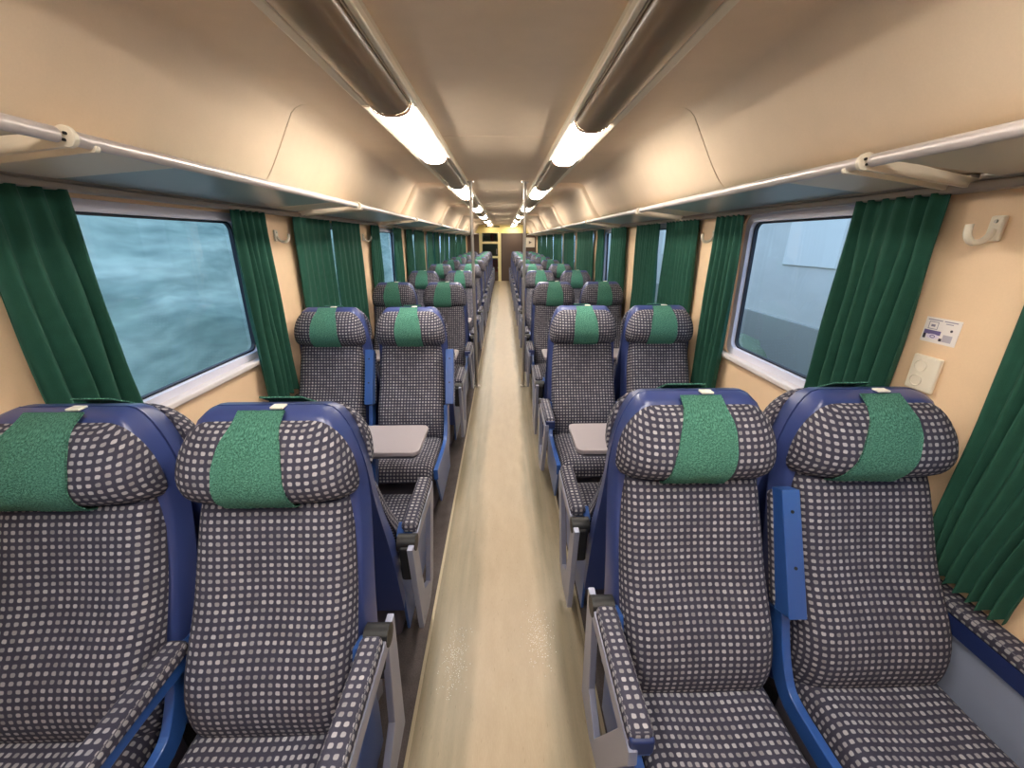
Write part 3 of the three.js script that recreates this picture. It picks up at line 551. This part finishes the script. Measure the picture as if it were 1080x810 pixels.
{ // sticker
  const c = document.createElement('canvas'); c.width = 240; c.height = 180; const x = c.getContext('2d');
  x.fillStyle = '#efe6e2'; x.fillRect(0, 0, 240, 180); x.fillStyle = '#9d94a6'; x.fillRect(14, 14, 100, 7); x.fillRect(126, 14, 90, 7); x.fillRect(140, 30, 50, 6);
  x.strokeStyle = '#8d8698'; x.lineWidth = 4; x.strokeRect(30, 32, 62, 50); x.fillStyle = '#8d8698'; x.fillRect(46, 50, 28, 16);
  x.fillStyle = '#6d5f92'; x.fillRect(10, 92, 116, 30); x.fillStyle = '#2c2436'; x.fillRect(10, 122, 20, 34); x.fillStyle = '#e7dceb'; x.beginPath(); x.ellipse(78, 136, 46, 18, 0, 0, 7); x.fill(); x.strokeStyle = '#6d5f92'; x.lineWidth = 5; x.beginPath(); x.ellipse(78, 136, 16, 9, 0, 0, 7); x.stroke();
  x.fillStyle = '#2c2436'; x.fillRect(124, 140, 20, 20); x.fillStyle = '#b9b0bb'; x.fillRect(146, 110, 62, 50); x.fillStyle = '#3a3340'; x.beginPath(); x.arc(190, 76, 9, 0, 7); x.fill();
  const tx = new THREE.CanvasTexture(c); tx.colorSpace = THREE.SRGBColorSpace;
  const m = obj('wall_sticker', new THREE.BoxGeometry(0.105, 0.08, 0.001), std({ map: tx, roughness: 0.45 })); onWall(m, 1, 1.18, 1.385, 0.001); tag(m, 'small white and purple sticker above the power socket', 'sticker');
}
for (const [s, d, y] of [[1, 1.13, 1.685], [-1, 2.66, 1.68], [1, 2.66, 1.68], [-1, 4.3, 1.68]]) {
  const t = thing('coat_hook', s > 0 ? (d < 2 ? 'cream coat hook on the pillar above the power socket' : 'cream coat hook on socket wall pillar past the socket') : `cream coat hook on pillar opposite, ${d < 3 ? 'past the first window' : 'beside the grab pole'}`, 'hook'); grow(onWall(t, s, d, y, 0.001), 1.35);
  obj('back_plate', rb(0, 0.004, 0.005, 0.026, 0.05, 0.01, 0.004), M.rackWhite, t);
  obj('hook', tube([[0, 0, 0.008], [0, -0.018, 0.022], [0, -0.022, 0.046], [0, -0.006, 0.062], [0, 0.014, 0.064]], 0.0065, 20, 8), M.rackWhite, t);
  for (const q of [0.018, -0.008]) obj('screw', cyl(0.0035, 0.0035, 0.003, 8).rotateX(Math.PI / 2).translate(0, q, 0.0105), M.steel, t);
}
{ // slim panel seam beads on the near pillar, socket side
  struct('trim_5', bx(wallX(1.72) - 0.002, 1.72, -0.985, 0.004, 0.16, 0.006), M.rail, 'thin seam bead on the socket pillar');
}
// ---------------------------------------------------------------- salt grains scattered on the runner
{
  const R = rng(5), N = 520, g = new THREE.OctahedronGeometry(0.0016), m = new THREE.InstancedMesh(g, std({ color: '#f3efe6', roughness: 0.4 }), N), M4 = new THREE.Matrix4(), Q = new THREE.Quaternion(), V = new THREE.Vector3();
  const gauss = () => (R() + R() + R() + R() - 2) * 0.9;
  for (let i = 0; i < N; i++) { const l = i % 2 ? -1 : 1, x = l < 0 ? -0.185 + 0.05 * gauss() : 0.175 + 0.06 * gauss(), d = (l < 0 ? 1.12 : 1.2) + 0.13 * gauss(), k = 0.4 + R() * 0.9; M4.compose(V.set(x, 0.0085, -d), Q.setFromEuler(new THREE.Euler(R() * 6, R() * 6, 0)), new THREE.Vector3(k, k, k)); m.setMatrixAt(i, M4); }
  m.name = 'salt_grains'; m.userData = { kind: 'stuff', label: 'white salt grains scattered on the beige runner', category: 'grains' }; m.castShadow = m.receiveShadow = true; scene.add(m);
}
// ---------------------------------------------------------------- outside: ground, grassy bank, pale building
{
  const bankTex = dataTex(1024, 512, (i, j) => { const u = i / 1024, v = j / 512, k = fbm(u * 11, v * 15, 2, 5), q = fbm(u * 4, v * 9, 9, 4), w = fbm(u * 60, v * 60, 1, 3); return [142 + 84 * k + 70 * q + 34 * w, 158 + 72 * k + 64 * q + 34 * w, 146 + 64 * k + 60 * q + 30 * w]; }, true);
  const bank = gridGeo((a, b) => { const d = lerp(-8, 34, a), x = 4.4 + b * 5 + 0.5 * fbm(d * 0.4, b * 3, 5), y = -0.7 + Math.pow(b, 0.8) * 6.5 + 0.35 * fbm(d * 0.5, b * 4, 1); return { p: [-x, y, -d], uv: [a * 1.4, b] }; }, 120, 40);
  const m = obj('embankment', bank, std({ map: bankTex, roughness: 1, side: THREE.DoubleSide })); m.userData.kind = 'structure'; tag(m, 'grassy embankment seen through the windows opposite the socket', 'embankment');
  const gr = obj('ground', bx(0, -0.95, -12, 60, 0.3, 70), std({ color: '#8a857c', roughness: 1 })); gr.userData.kind = 'structure'; tag(gr, 'grey gravel ground beside the track', 'ground');
  const bt = dataTex(512, 256, (i, j) => { const k = 14 * fbm(i / 40, j / 30, 3) + 8 * fbm(i / 9, j / 9, 6); return [212 + k, 208 + k, 200 + k]; }, true);
  const bd = thing('trackside_building', 'pale plain trackside building seen through socket wall windows', 'building', [6.2, -0.8, -10]);
  obj('wall', new THREE.BoxGeometry(1.2, 6.5, 30).translate(0, 3.25, 0), std({ map: bt, roughness: 0.9 }), bd);
  const white = std({ color: '#e6e3dc', roughness: 0.7 }), hedgeM = std({ color: '#76806a', roughness: 1 });
  for (let i = 0; i < 7; i++) obj('panel', rb(-0.61, 2.55, 9 - i * 3.1, 0.05, 1.1, 1.3, 0.02), white, bd);
  obj('cornice', rb(-0.62, 3.65, 0, 0.08, 0.18, 30, 0.02), white, bd); obj('plinth', rb(-0.62, 0.5, 0, 0.1, 1.0, 30, 0.02), std({ color: '#a5a29a', roughness: 0.9 }), bd);
  const R = rng(8);
  for (let i = 0; i < 4; i++) {
    const g = new THREE.IcosahedronGeometry(0.5, 3), p = g.attributes.position; for (let k = 0; k < p.count; k++) { const x = p.getX(k), y = p.getY(k), z = p.getZ(k), q = 1 + 0.35 * fbm(x * 4 + i * 9, y * 4, z * 4); p.setXYZ(k, x * q, y * q * 0.8, z * q * 1.5); } g.computeVertexNormals(); g.translate(0, 0.35, 0);
    const h = obj('shrub', g, hedgeM); h.position.set(4.4 + 0.3 * R(), -0.8, -4 - i * 2.4 - R()); tag(h, 'low grey green shrub beside the trackside building', 'shrub', 'trackside shrubs');
  }
  struct('platform', bx(3.5, -0.5, -10, 1.6, 0.7, 40), std({ color: '#aaa79f', roughness: 0.9 }), 'pale grey platform beside the track');
}
renderer.render(scene, camera);
